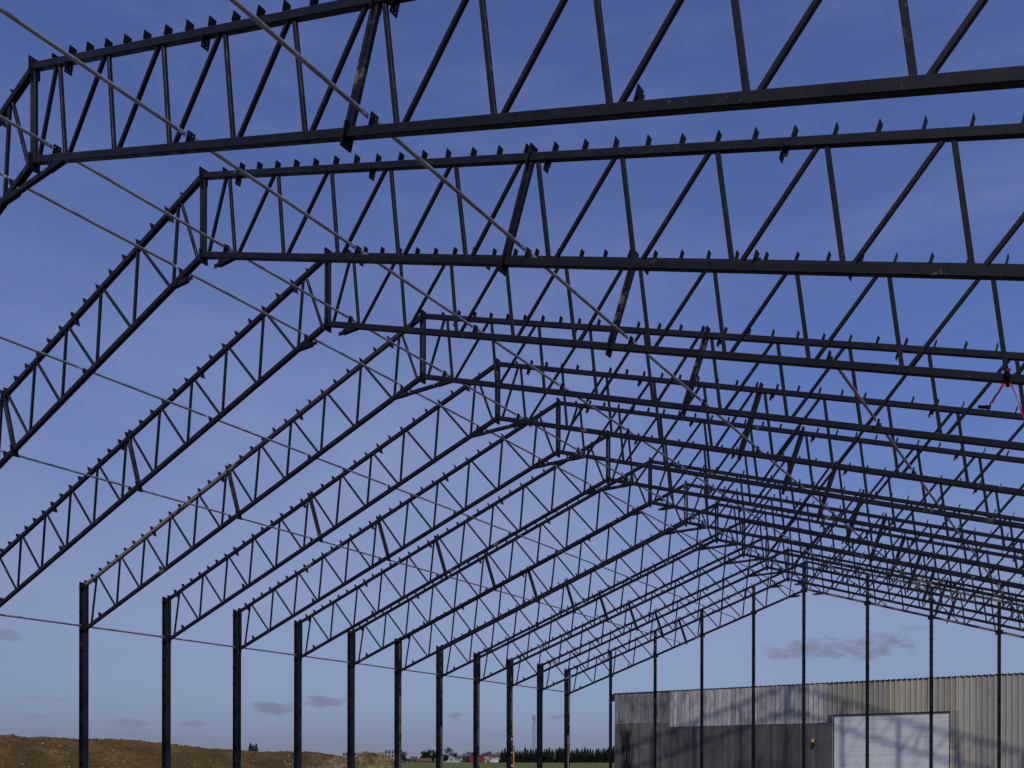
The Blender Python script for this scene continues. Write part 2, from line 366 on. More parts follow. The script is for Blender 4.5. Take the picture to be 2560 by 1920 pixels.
# ------------------------------------------------------------------ the steel hall
X0 = 0.048; NF = 14; BAY = 4.0
SL = 0.3332
tc = lambda x: 15.554 - SL * x           # centre line of the top chord at distance x from the ridge
bc = lambda x: 13.688 - SL * x           # centre line of the bottom chord
CS, SN = 1 / math.hypot(1, SL), SL / math.hypot(1, SL)
TN = [.904, 2.556, 4.204, 5.856, 7.492, 9.105, 9.335, 11.008, 12.676, 14.352, 16.036, 17.724]
BN = [.172, 1.208, 2.84, 4.492, 6.172, 7.844, 9.676, 11.344, 13.028, 14.696, 16.372, 18.22]
XE = 18.545
CH_W, CH_D = .142, .112
def finish_half(sx):
    root = empty('lattice_rafter', (X0, 0, 0))
    P = lambda x, z, y=0.0: Vector((sx * x, y, z))
    nrm = Vector((sx * SN, 0, CS)); tan = Vector((sx * CS, 0, -SN)); Y = Vector((0, 1, 0))
    b = MB(); b.rhs(P(.035, tc(.035)), P(XE, tc(XE)), CH_W, CH_D); b.build('top_chord', 'steel', root)
    b = MB(); b.rhs(P(.035, bc(.035)), P(XE, bc(XE)), CH_W, CH_D); b.build('bottom_chord', 'steel', root)
    def web(xt, xb, wd=.074, name='web_member', dp=.066):
        m = MB(); m.rhs(P(xt, tc(xt) - .03), P(xb, bc(xb) + .03), wd, dp, .009); m.build(name, 'steel', root)
    o = .052
    # inner half (ridge side): strut t_k -> b_k+1, diagonal b_k -> t_k
    for k in range(6): web(TN[k] - o, BN[k] + o * (.6 if k == 0 else 1), .070)
    for k in range(5): web(TN[k] + o, BN[k + 1] - o)
    # outer half: strut t_k -> b_k, diagonal b_k -> t_k+1
    for k in range(6, 12): web(TN[k] + o, BN[k] - o)
    for k in range(6, 11): web(TN[k + 1] - o, BN[k] + o, .070)
    # bolted splice: two posts square to the chords, with end plates
    xt, dx = 9.245, (15.554 - 13.688) * SN * CS
    for s_ in (-1, 1): web(xt + s_ * .042, xt - dx + s_ * .042, .074, 'splice_post', .08)
    m = MB(); m.obox(P(xt, tc(xt)) + nrm * .03, tan * .016, Y * .105, nrm * .17); m.build('splice_plate', 'steel', root)
    m = MB(); m.obox(P(xt - dx, bc(xt - dx)) - nrm * .03, tan * .016, Y * .105, nrm * .17); m.build('splice_plate', 'steel', root)
    # ridge post with end plates, eaves post with end plates
    m = MB(); m.rhs(P(.058, tc(.058) - .03), P(.058, bc(.058) + .03), .074, .08, .009); m.build('ridge_post', 'steel', root)
    for f in (tc, bc):
        m = MB(); m.box((min(sx * .002, sx * .020), -.115, f(0) - .20), (max(sx * .002, sx * .020), .115, f(0) + (.17 if f is tc else .12))); m.build('ridge_plate', 'steel', root)
    m = MB(); m.rhs(P(XE - .06, tc(XE - .06) - .03), P(XE - .06, bc(XE - .06) + .03), .074, .08, .009); m.build('eaves_post', 'steel', root)
    for f in (tc, bc):
        a_, b_ = sx * XE, sx * (XE + .018)
        m = MB(); m.box((min(a_, b_), -.10, f(XE) - .17), (max(a_, b_), .10, f(XE) + .16)); m.build('eaves_plate', 'steel', root)
    # purlin cleats
    for k in range(-2, 29):
        x = 1.356 + .5968 * k
        if x < .3 or x > 18.42: continue
        hh = .04 if k == -1 else .078 * rnd.uniform(.93, 1.06); tl = rnd.uniform(-.07, .07); tw_ = rnd.uniform(-.06, .06)
        n2 = (nrm + tan * tl).normalized(); y2 = (Y + tan * tw_).normalized(); t2 = y2.cross(n2).normalized()
        m = MB(); m.obox(P(x, tc(x)) + nrm * (CH_W / 2 - .003) + n2 * hh, t2 * .006, y2 * .072, n2 * hh); m.build('purlin_cleat', 'steel', root)
    # holed brackets for the tubes, below the top chord and above the bottom chord
    for x in (1.31, 5.45, 9.62, 13.8, 17.95):
        m = MB(); m.holed_plate(P(x, tc(x)) - nrm * .135, Y, nrm, tan, .15, .21, .010, {(2, 2), (6, 2)}, 9, 11)
        m.obox(P(x, tc(x)) - nrm * .12 + tan * .045, tan * .04, Y * .005, nrm * .06); m.build('upper_bracket', 'steel', root)
    for x in (.8, 4.96, 9.13, 13.3, 17.5):
        m = MB(); m.holed_plate(P(x, bc(x)) + nrm * .150, Y, nrm, tan, .15, .18, .010, {(2, 7), (6, 7)}, 9, 10)
        m.obox(P(x, bc(x)) + nrm * .105 + tan * .045, tan * .04, Y * .005, nrm * .045); m.build('lower_bracket', 'steel', root)
    # stub that takes the level tie below the ridge
    zt = bc(1.15) - .01
    m = MB(); m.rhs(P(1.2, zt + .005), P(.60, zt), .135, .10); m.obox(P(.57, zt), Vector((.035, 0, 0)), Y * .005, Vector((0, 0, .062)))
    m.obox(P(.50, zt + .0), Vector((.09, 0, 0)), Y * .006 , Vector((0, 0, .05))); m.build('tie_stub', 'steel', root)
    register(root); return root
rights, lefts = finish_half(1), finish_half(-1)
MISSING_TIE = {2, 3, 8, 13, 14}
def part(root, kind, i=0):
    return [k for k in root.children if k.name.split('.')[0] == kind][i]
fr_words = lambda i: 'frame behind the camera' if i == 0 else ('nearest frame' if i == 1 else ('far gable frame' if i == NF else f'{ORD[i]} frame from the camera'))
muddy = {}
for i in range(0, NF + 1):
    for sx, proto in ((1, rights), (-1, lefts)):
        o = proto if i == 0 else copy_tree(proto)
        o.location = (X0 + rnd.uniform(-.006, .006), BAY * i + rnd.uniform(-.01, .01), rnd.uniform(-.006, .006))
        side = 'right' if sx > 0 else 'left'
        extra = 'nothing under it at the ridge' if i in MISSING_TIE else 'a level tie under the ridge'
        tag(o, f'dark steel lattice rafter, {side} slope of the {fr_words(i)}', 'roof truss', 'lattice rafters of the unfinished hall')
        muddy[(i, sx)] = o
bpy.context.view_layer.update()
for key, kinds in {(4, -1): ('top_chord',), (14, 1): ('bottom_chord', 'tie_stub', 'top_chord'), (9, 1): ('ridge_plate',), (9, -1): ('ridge_plate', 'ridge_post')}.items():
    for kd in kinds:
        for ch in muddy[key].children:
            if ch.name.split('.')[0] == kd: set_mat(ch, 'steel_low' if key == (4, -1) else 'steel_mud')
for key in ((4, -1), (5, 1), (6, 1), (7, -1), (8, -1), (9, 1), (10, 1), (10, -1), (11, 1), (12, 1), (13, -1), (13, 1), (14, -1)):
    for kd in ('bottom_chord',): set_mat(part(muddy[key], kd), 'steel_mid')
for key in ((9, 1), (11, -1), (12, -1), (6, -1)): set_mat(part(muddy[key], 'top_chord'), 'steel_mid')
for key in ((2, 1), (3, 1), (4, 1), (1, 1), (10, 1)):
    for ch in muddy[key].children:
        if ch.name.split('.')[0] == 'splice_post': set_mat(ch, 'steel_mid')

for i in range(0, NF + 1):            # level ties where they are already fitted
    if i in MISSING_TIE: continue
    m = MB(); zt = bc(1.15) - .01; m.rhs((-.56, 0, zt), (.56, 0, zt), .120, .075)
    o = m.build('ridge_tie', 'steel'); o.location = (X0, BAY * i, 0)
    tag(o, f'short level steel tie bolted under the ridge of the {fr_words(i)}', 'tie beam', 'level ties below the ridge')
    for s_ in (-1, 1):
        q = MB(); q.box((s_ * .49 - .02, -.0755, zt - .02), (s_ * .49 + .02, -.0375, zt + .02)); q.build('bolt', 'bolt', o)

# columns
def isection(b, cx, cy, z0, z1, hx, bf, tf, tw, along='x'):
    """returns boxes for the two flanges and the web of a rolled section"""
CW, CF = .40, .195
XO = 18.96
GIRT = [4 * ((z - .3) * 1.036 + .4) for z in (2.141, 1.903, 1.71, 1.519, 1.329, 1.136, .9445, .754, .5615, .3645, .172, -.02)]
ZT = 9.51
def column(sx):
    root = empty('steel_column', (sx * XO, 0, 0))
    s = -sx                                 # towards the inside of the hall
    bx = lambda b, x0, x1, y0, y1, z0, z1: b.box((min(s * x0, s * x1), y0, z0), (max(s * x0, s * x1), y1, z1))
    m = MB(); bx(m, 0, .018, -CF / 2, CF / 2, .03, ZT); m.build('outer_flange', 'steel', root)
    m = MB(); bx(m, CW - .018, CW, -CF / 2, CF / 2, .03, ZT - .02); m.build('inner_flange', 'steel_pale', root)
    m = MB(); bx(m, .0185, CW - .0185, -.007, .007, .03, ZT - .12)
    m.add([Vector((s * .0185, -.007, ZT - .12)), Vector((s * (CW - .0185), -.007, ZT - .12)), Vector((s * (CW - .0185), -.007, ZT - .02)), Vector((s * .0185, .007, ZT - .12)), Vector((s * (CW - .0185), .007, ZT - .12)), Vector((s * (CW - .0185), .007, ZT - .02))],
          [(0, 1, 2), (5, 4, 3), (0, 2, 5, 3), (1, 4, 5, 2)])
    m.build('web', 'steel', root)
    m = MB(); bx(m, -.08, CW + .08, -.18, .18, 0.0, .03); m.build('base_plate', 'steel', root)
    for z in (bc(XE) - .06, tc(XE) - .12):
        for y in (-1, 1):
            m = MB(); m.box((min(s * .02, s * (CW - .02)), min(y * .009, y * .09), z - .007), (max(s * .02, s * (CW - .02)), max(y * .009, y * .09), z + .007)); m.build('stiffener', 'steel', root)
    for z in GIRT:
        m = MB(); bx(m, -.125, -.001, -.07, .07, z, z + .013); bx(m, -.008, -.0005, -.06, .06, z - .07, z - .0005)
        bx(m, .019, .15, -.085, -.008, z - .055, z - .045); bx(m, .019, .028, -.085, -.008, z - .045, z + .02)
        m.build('girt_cleat', 'steel', root)
    register(root); return root
cl, cr = column(-1), column(1)
for i in range(0, NF + 1):
    for sx, proto in ((-1, cl), (1, cr)):
        o = proto if i == 0 else copy_tree(proto)
        o.location = (sx * XO + X0, BAY * i + rnd.uniform(-.008, .008), 0)
        if sx < 0:
            lab = f'dark steel column in the left row, {ORD[i-3]} visible from the left' if i >= 4 else f'dark steel column in the left row, under the {fr_words(i)}'
            if i == NF: lab = 'dark steel corner column where the left row meets the gable posts'
        else: lab = f'dark steel column in the right-hand row under the {fr_words(i)}'
        tag(o, lab, 'column', 'columns of the left row' if sx < 0 else 'columns of the right row')
        muddy[('c', i, sx)] = o
bpy.context.view_layer.update()
for i in (9, 10, 11, 12, 14):
    f_ = part(muddy[('c', i, -1)], 'inner_flange'); set_mat(f_, 'steel_caked')
    f_['label'] = 'inner flange caked with pale mud'
for i in (6, 13): set_mat(part(muddy[('c', i, -1)], 'inner_flange'), 'steel_mid')

# gable posts
GP = [-14.756, -11.03, -7.36, -3.554, -.087, 4.006, 7.812, 11.566, 15.3]
names_gp = ['first', 'second', 'third', 'fourth', None, 'first', 'second', 'third', 'fourth']
for n_, x in enumerate(GP):
    ax = abs(x - X0); y = BAY * NF - CH_D / 2 - .088
    root = empty('gable_post', (x, y, 0)); zt = tc(ax) - .20; ztop = tc(ax) - .10
    for nm, y0, y1, hw in (('flange', -.085, -.073, .09), ('flange', .073, .085, .09), ('web', -.0725, .0725, .006)):
        m = MB(); m.box((-hw, y0, .02), (hw, y1, ztop)); o = m.build(nm, 'steel', root)
        if nm == 'flange' and n_ in (3, 5, 6, 4, 1) and y0 < 0: set_mat(o, 'steel_mid')
    m = MB(); m.box((-.15, -.14, 0), (.15, .14, .02)); m.build('base_plate', 'steel', root)
    zb = bc(ax)
    for s_ in (-1, 1):
        m = MB(); m.box((s_ * .155 - .055, .02, zb - .17), (s_ * .155 + .055, .075, zb + .10)); m.build('clamp_plate', 'steel', root)
    z = .9
    while z < zb - .35:
        m = MB(); m.box((-.15, -.03, z), (.15, .0725, z + .015)); m.build('girt_cleat', 'steel', root); z += .80
    lab = 'tall dark steel gable post standing under the ridge' if names_gp[n_] is None else f'dark steel gable post, {names_gp[n_]} to the {"left" if n_ < 4 else "right"} of the ridge post' if n_ > 4 else f'dark steel gable post, {ORD[4 - n_]} to the left of the ridge post'
    tag(root, lab, 'gable post', 'posts of the far gable')

# galvanised tubes between the frames
def tube_mesh():
    m = MB(); L = BAY - .15; n = 10; V = []; prof = [(0, .042, .006), (.09, .042, .006), (.17, .036, .024), (.22, .032, .032), (L - .22, .032, .032), (L - .17, .036, .024), (L - .09, .040, .006), (L, .040, .006)]
    for y, a, b_ in prof: V += [(b_ * math.cos(2 * math.pi * k / n), y, a * math.sin(2 * math.pi * k / n)) for k in range(n)]
    F = [(i * n + k, i * n + (k + 1) % n, (i + 1) * n + (k + 1) % n, (i + 1) * n + k) for i in range(2, 5) for k in range(n)]
    m.add(V, F + [])
    ends = []
    for rows in ((0, 1), (5, 6)):
        e = MB(); lo = rows[0]; ii = range(lo * n, (rows[1] + 2) * n)
        e.add([V[j] for j in ii], [((i - lo) * n + k, (i - lo) * n + (k + 1) % n, (i - lo + 1) * n + (k + 1) % n, (i - lo + 1) * n + k) for i in rows for k in range(n)] + [tuple(range(n - 1, -1, -1)) if lo == 0 else tuple(range(2 * n, 3 * n))])
        ends.append(e)
    return m, ends
tb, te = tube_mesh()
tube0 = empty('brace_tube'); tb.build('pipe', 'galv', tube0, True)
for e in te: e.build('flattened_end', 'galv_end', tube0)
for y in (.05, BAY - .20):
    q = MB(); q.box((-.028, y - .014, -.014), (.028, y + .014, .014)); q.build('bolt', 'bolt', tube0)
register(tube0); first = True
def tube_row(x, z, k0, k1, words, swing=0, fat=1.0):
    global first
    for k in range(k0, k1):
        o = tube0 if first else copy_tree(tube0); first = False
        o.location = (X0 + x, BAY * k + .075, z)
        o.rotation_euler = (rnd.uniform(-.002, .002), swing, rnd.uniform(-.002, .002))
        o.scale = (fat, 1, fat)
        bay = 'nearer than the first frame' if k == 0 else ('in the farthest bay' if k == NF - 1 else f'between frames {k} and {k+1}')
        tag(o, f'galvanised tube, {words}, {bay}', 'bracing tube', 'galvanised tubes tying the frames')
for sx, sd_ in ((1, 'right'), (-1, 'left')):
    for x, wd in ((.8, 'beside the ridge'), (4.96, 'high on'), (9.13, 'midway up')):
        words = f'row just {sd_} of ridge' if x < 1 else f'row {wd} {sd_} slope'
        tube_row(sx * (x + .03), bc(x) + CH_W / 2 + .118, 0, NF, words, sx * math.atan(SL))
tube_row(13.33, bc(13.3) + CH_W / 2 + .118, 3, NF, 'row low on right slope', math.atan(SL))
tube_row(-18.79 - X0, 7.63, 0, NF, 'row along left eaves', 0, 1.25)

# red ratchet strap on the third frame, dark lump on the fifth
pS = Vector((16.38, 12 - CH_D / 2, bc(16.34)))
root = empty('ratchet_strap', pS)
m = MB(); hw, hd = .028, CH_D / 2 + .008
m.box((-hw, -.012, -.105), (hw, -.001, .105)); m.box((-hw, CH_D + .001, -.105), (hw, CH_D + .012, .105)); m.box((-hw, -.012, .106), (hw, CH_D + .012, .114)); m.box((-hw, -.012, -.114), (hw, CH_D + .012, -.106))
m.build('loop', 'strap', root)
m = MB(); m.box((-.055, -.075, -.055), (.045, -.014, .06)); m.box((-.035, -.1, .0), (.03, -.076, .08)); m.build('ratchet', 'black', root)
m = MB(); m.obox(Vector((.03, -.06, .11)), Vector((.024, 0, 0)), Vector((0, .02, 0)), Vector((0, 0, .02))); m.build('handle', 'strap', root)
def ribbon(pts, wdir, wd):
    b = MB(); V = []
    for p_, tw in pts:
        d = wdir * math.cos(tw) + Vector((0, 1, 0)) * math.sin(tw)
        V += [p_ - d * wd / 2 + Vector((0, .0015, 0)), p_ + d * wd / 2 + Vector((0, .0015, 0)), p_ + d * wd / 2 - Vector((0, .0015, 0)), p_ - d * wd / 2 - Vector((0, .0015, 0))]
    n = len(pts)
    b.add(V, [(i * 4 + k, i * 4 + (k + 1) % 4, i * 4 + 4 + (k + 1) % 4, i * 4 + 4 + k) for i in range(n - 1) for k in range(4)] + [(3, 2, 1, 0), (n * 4 - 4, n * 4 - 3, n * 4 - 2, n * 4 - 1)])
    return b
tail = [(Vector((-.02, -.03, -.03)), .2), (Vector((-.06, -.05, -.12)), .1), (Vector((-.10, -.06, -.19)), .5), (Vector((-.135, -.06, -.25)), 1.2), (Vector((-.165, -.06, -.28)), .9), (Vector((-.195, -.06, -.33)), .2), (Vector((-.22, -.06, -.375)), .4), (Vector((-.255, -.06, -.395)), 1.1)]
ribbon(tail, Vector((.84, 0, -.54)), .04).build('loose_tail', 'strap', root)
run = [(Vector((.05, -.02, -.1)), .4), (Vector((.10, -.02, -.25)), .9), (Vector((.16, -.02, -.42)), 1.3), (Vector((.20, -.03, -.58)), .6), (Vector((.25, -.03, -.75)), .3), (Vector((.30, -.04, -1.3)), .4), (Vector((.34, -.05, -2.2)), .2)]
ribbon(run, Vector((.97, 0, .22)), .03).build('hanging_end', 'strap', root)
tag(root, 'red ratchet strap tied round the lower beam of the third frame, its tail blowing', 'ratchet strap')
px = 15.05 - X0
m = MB(); m.obox(Vector((15.05, 20, tc(px) + CH_W / 2 / CS + .075)), Vector((CS, 0, -SN)) * .13, Vector((0, .05, 0)), Vector((SN, 0, CS)) * .028)
m.obox(Vector((15.13, 20, tc(px + .08) + CH_W / 2 / CS + .09)), Vector((CS, 0, -SN)) * .06, Vector((0, .04, 0)), Vector((SN, 0, CS)) * .03)
tag(m.build('work_glove', 'black'), 'small dark lump, like a glove, left lying on a top beam', 'glove')

# poles leaning on the columns of the left row
def colpos(i): return Vector((-18.56 + X0, BAY * i, 0))
D12 = (colpos(12) - CAM).dot(fwd)
a = at(1280.5, 1838, D12 - .15); b_ = at(1280.5, 1925, D12 - .15)
m = MB(); m.rhs((a.x, a.y, -.0), (a.x, a.y, a.z), .09, .09, .01)
o = m.build('ranging_pole', 'red'); q = MB()
for v in (1848, 1881, 1914):
    z = at(1280, v, D12 - .15).z; q.box((a.x - .055, a.y - .055, z - .05), (a.x + .055, a.y + .055, z + .05))
q.build('white_mark', 'white', o)
tag(o, 'tall red pole with white marks standing against a left-row column', 'pole')
a = at(1284.8, 1867, D12 - .3)
m = MB(); m.rhs((a.x - .03, a.y, 0), (a.x, a.y, a.z), .085, .06, .01); o = m.build('yellow_bar', 'yellow_bar')
q = MB(); q.rhs((a.x - .001, a.y, a.z + .001), (a.x, a.y, a.z + .05), .09, .065, .01); q.build('end_cap', 'black', o)
tag(o, 'yellow bar standing next to the red pole at a column', 'bar')
D14 = (colpos(14) - CAM).dot(fwd)
a = at(1420.3, 1838, D14 - .25); b_ = at(1421, 1911, D14 - .25)
m = MB(); m.rhs((b_.x, b_.y, 0), (a.x, a.y, a.z), .065, .04, .004); tag(m.build('timber_batten', 'timber'), 'slim pale timber batten standing against the left corner column', 'batten')

# ------------------------------------------------------------------ old barn behind the gable
YW = 61.6; XL, XR = -17.44, 24.0; ZE = 7.80; DEPTH = 13.0
barn = empty('barn', (XL, YW, 0))
def bpart(m, name, mat, smooth=False):
    o = m.build(name, mat); o.parent = barn; o.location = (-XL, -YW, 0); return o
def boards(x0, x1, z0, z1, wd, groove, y, jit=.006, gap=.009):
    m = MB(); x = x0
    while x < x1 - .02:
        x2 = min(x + wd * rnd.uniform(.94, 1.06), x1); t_ = rnd.random(); dy = rnd.uniform(-jit, jit)
        parts = [(x + gap, x2 - gap)]
        if groove: c_ = (x + x2) / 2; parts = [(x + gap, c_ - .007), (c_ + .007, x2 - gap)]
        for a_, b2 in parts: m.box((a_, y + dy, z0), (b2, y + .03 + dy, z1), tone=max(0, min(1, t_ + rnd.uniform(-.1, .1))))
        x = x2
    return m
bpart(boards(XL, -12.46, 5.285, ZE, .30, True, YW - .030), 'upper_boarding', 'wood_mid')
bpart(boards(-12.46, -.07, 4.93, ZE, .345, False, YW - .042, gap=.016), 'upper_boarding', 'wood_pale')
bpart(boards(XL, -12.46, .1, 5.27, .30, True, YW - .030), 'lower_boarding', 'wood_streak')
bpart(boards(-12.46, -.105, .1, 4.915, .28, True, YW - .018), 'lower_boarding', 'wood_dark')
bpart(boards(-.10, .255, .1, 5.50, .36, False, YW - .035), 'door_jamb_board', 'wood_dark')
m = MB(); m.box((XL + .02, YW + .02, .05), (XR, YW + .06, .1)); 
DX0, DX1, DZ = .33, 8.02, 5.46
m.box((XL + .02, YW + .014, .101), (DX0 - .02, YW + .08, ZE - .02)); m.box((DX0 - .02, YW + .05, DZ + .08), (DX1 + .02, YW + .10, ZE - .02)); m.box((DX1 + .02, YW + .05, .101), (XR, YW + .10, ZE - .02))
bpart(m, 'backing_wall', 'rubber')
PITCH = .352
def cladding(x0, x1, z0, z1, y):
    m = MB(); x = x0; n = 0; t_ = rnd.random()
    while x < x1 - .01:
        if n % 3 == 0: t_ = rnd.random()
        e = .055
        prof = [(0, .004), (.02, -e), (.105, -e), (.125, .004), (.14, 0), (.205, 0), (.212, -.008), (.226, -.008), (.233, 0), (.277, 0), (.284, -.008), (.298, -.008), (.305, 0), (.312, 0), (.314, .04), (.350, .04), (.352, .004)]
        for (a_, ya), (c_, yc) in zip(prof[:-1], prof[1:]):
            xa, xc = min(x + a_, x1), min(x + c_, x1)
            if xc - xa < 1e-5: continue
            rib = 1.0 if c_ <= .126 else 0.0
            m.add([(xa, y + ya, z0), (xc, y + yc, z0), (xc, y + yc, z1), (xa, y + ya, z1)], [(0, 1, 2, 3)], tone=max(0, min(1, t_ + rnd.uniform(-.22, .22))), rib=rib)
        x += PITCH; n += 1
    return m
bpart(cladding(-.066, 8.54, 5.505, ZE, YW), 'lintel_cladding', 'sheet')
bpart(cladding(8.034, 8.54, 2.905, 5.495, YW - .002), 'jamb_cladding', 'sheet')
bpart(cladding(8.034, 8.54, .1, 2.895, YW - .002), 'jamb_cladding', 'sheet')
bpart(cladding(8.545, XR, .1, ZE, YW), 'wall_cladding', 'sheet_grey')
m = MB(); m.box((-.075, YW - .04, 5.53), (-.067, YW + .01, ZE)); bpart(m, 'corner_flashing', 'trim')
# sectional door
door = bpart(MB(), 'sectional_door', 'door')
dm = MB()
sec = .632; z = .02; k = 0
seams = []
while z < DZ:
    z2 = min(z + sec, DZ); dm.box((DX0 + .045, YW + .085, z), (DX1 - .03, YW + .115, z2 - .012))
    nrib = 5
    for r_ in range(1, nrib): dm.box((DX0 + .05, YW + .0815, z + sec * r_ / nrib - .006), (DX1 - .035, YW + .0849, min(z + sec * r_ / nrib + .006, DZ - .013)))
    z = z2
door.data = dm.build('sectional_door_mesh', 'door').data; bpy.data.objects.remove(bpy.data.objects['sectional_door_mesh'])
m = MB(); m.box((DX0, YW + .118, .0), (DX1, YW + .125, DZ + .05)); o = m.build('door_seam', 'groove', door)
m = MB(); m.box((DX0 - .065, YW - .05, .0), (DX0, YW + .08, DZ + .03)); bpart(m, 'door_frame', 'trim')
m = MB(); m.box((DX0 + .001, YW - .03, .0), (DX0 + .044, YW + .08, DZ)); bpart(m, 'door_seal', 'rubber')
m = MB(); m.box((DX1 - .029, YW + .002, .0), (DX1 + .012, YW + .08, DZ)); bpart(m, 'door_seal', 'rubber')
m = MB(); m.box((DX0 - .06, YW - .005, DZ + .001), (DX1 + .012, YW + .08, DZ + .038)); bpart(m, 'door_seal', 'rubber')
# roof with ribbed sheet edge
rm = MB(); x = XL - .12; y0, y1 = YW - .075, YW + DEPTH
zr = lambda y: ZE + .02 + (y - y0) * .03
while x < XR:
    for a_, c_, za, zc in ((0, .13, 0, 0), (.13, .155, 0, .045), (.155, .205, .045, .045), (.205, .23, .045, 0), (.23, .352, 0, 0)):
        rm.add([(x + a_, y0, zr(y0) + za), (x + c_, y0, zr(y0) + zc), (x + c_, y1, zr(y1) + zc), (x + a_, y1, zr(y1) + za)], [(0, 1, 2, 3)])
        rm.add([(x + a_, y0, zr(y0) - .03), (x + c_, y0, zr(y0) - .03), (x + c_, y0, zr(y0) + zc), (x + a_, y0, zr(y0) + za)], [(0, 1, 2, 3)])
    x += .352
rm.add([(XL - .12, y0, ZE - .011), (XR, y0, ZE - .011), (XR, y1, zr(y1) - .04), (XL - .12, y1, zr(y1) - .04)], [(3, 2, 1, 0)])
bpart(rm, 'roof', 'roof')
m = MB(); m.box((XL - .30, YW - .06, ZE - .62), (XL - .02, YW + .10, ZE - .02)); bpart(m, 'gutter_end', 'roof')
m = MB(); m.box((XL, YW + .09, .05), (XL + .1, YW + DEPTH - .1, ZE - .02)); m.box((XR - .1, YW + .11, .05), (XR, YW + DEPTH - .1, ZE - .02)); m.box((XL, YW + DEPTH - .09, .05), (XR, YW + DEPTH, ZE - .02)); bpart(m, 'side_wall', 'wood_dark')
tag(barn, 'old barn with weathered grey boards on the left and ribbed beige cladding round a door', 'barn')
bpy.data.objects.remove([o for o in bpy.data.objects if o.name.startswith('sectional_door_mesh')][0]) if any(o.name.startswith('sectional_door_mesh') for o in bpy.data.objects) else None
# yellow lamp on the boards
lp = empty('wall_lamp', (-1.01, YW - .03, 3.62))
m = MB(); m.box((-.10, -.34, -.10), (.09, -.15, .13)); m.build('housing', 'yellow', lp)
m = MB(); m.box((-.02, -.15, -.04), (.02, -.001, .0)); m.box((.09, -.26, -.06), (.20, -.20, .02)); m.build('bracket', 'black', lp)
m = MB(); m.box((-.08, -.352, -.12), (.07, -.341, -.085)); m.build('lens', 'black', lp)
tag(lp, 'small yellow work lamp on a bracket fixed to the dark barn boards', 'lamp')

# ------------------------------------------------------------------ earth berm and rubble heaps
def mound(name, crest, half, mat, rough, tex, seed, smooth=True, step=.25):
    """crest: list of (point on plan, height); a ridge of loose soil with uneven sides"""
    for _ in range(3):
        q = [crest[0]]
        for (a_, ha), (c_, hc) in zip(crest[:-1], crest[1:]): q += [(a_.lerp(c_, .25), ha * .75 + hc * .25), (a_.lerp(c_, .75), ha * .25 + hc * .75)]
        crest = q + [crest[-1]]
    m = MB(); pts = []
    for (a_, ha), (c_, hc) in zip(crest[:-1], crest[1:]):
        n = max(1, int((c_ - a_).length / step))
        pts += [(a_.lerp(c_, i / n), ha + (hc - ha) * i / n) for i in range(n)]
    pts.append(crest[-1]); n = len(pts); K = 40; V = []
    for i, (p_, h) in enumerate(pts):
        d = pts[min(i + 12, n - 1)][0] - pts[max(i - 12, 0)][0]; d = Vector((d.x, d.y, 0)).normalized(); s_ = Vector((d.y, -d.x, 0))
        for j in range(K + 1):
            t_ = j / K * 2 - 1; q_ = p_ + s_ * (t_ * half(h))
            prof = max(0.0, 1 - abs(t_) ** 1.25) if abs(t_) > .12 else 1 - .12 ** 1.25 + (.12 - abs(t_)) * .25
            base = ground_z(q_.x, q_.y) - .1
            nv = (noise.fractal(Vector((q_.x, q_.y, seed)) * tex, 1.0, 2.0, 5) * rough + noise.fractal(Vector((q_.x, q_.y, seed + 7)) * 1.7, .9, 2.1, 5) * .10) * (.35 + prof * .65)
            V.append((q_.x, q_.y, base + max(0, (h - base)) * prof + nv * min(1, prof * 4)))
    F = [(i * (K + 1) + j, i * (K + 1) + j + 1, (i + 1) * (K + 1) + j + 1, (i + 1) * (K + 1) + j) for i in range(n - 1) for j in range(K)]
    m.add(V, F); return m.build(name, mat, smooth=smooth), V
def crestpt(u, v, d): p_ = at(u, v, d); return (Vector((p_.x, p_.y, 0)), p_.z)
berm, BV = mound('earth_berm', [crestpt(*k) for k in ((-900, 1812, 46), (-420, 1822, 53), (0, 1831, 60), (110, 1833, 62), (194, 1842, 64), (260, 1841, 65), (389, 1854, 68), (505, 1866, 71), (583, 1871, 74), (735, 1876, 79), (775, 1874.5, 81), (836, 1883, 84), (865, 1892, 86), (900, 1912, 88))],
             lambda h: 1.3 + h * 1.7, 'earth', .14, .36, 3.1)
def clods(V, root, n, seed, lo=.04, hi=.15, zmin=.6):
    r_ = random.Random(seed); A, B_ = MB(), MB()
    for _ in range(n):
        v = Vector(r_.choice(V))
        if v.z < zmin: continue
        s_ = lo + (hi - lo) * r_.random() ** 2.5; P = [v + Vector(d) * s_ * r_.uniform(.6, 1.2) for d in ((1, 0, 0), (0, 1, 0), (-1, 0, 0), (0, -1, 0), (0, 0, .7), (0, 0, -.7))]
        (B_ if r_.random() < .07 else A).add(P, [(0, 1, 4), (1, 2, 4), (2, 3, 4), (3, 0, 4), (1, 0, 5), (2, 1, 5), (3, 2, 5), (0, 3, 5)])
    A.build('clods', 'earth' if root is berm else 'rubble', root)['kind'] = 'stuff'; B_.build('stones', 'pale_stone', root)['kind'] = 'stuff'
clods(BV, berm, 9000, 77)
tag(berm, 'long bank of bare brown earth with pale stones behind the left columns', 'earth bank')
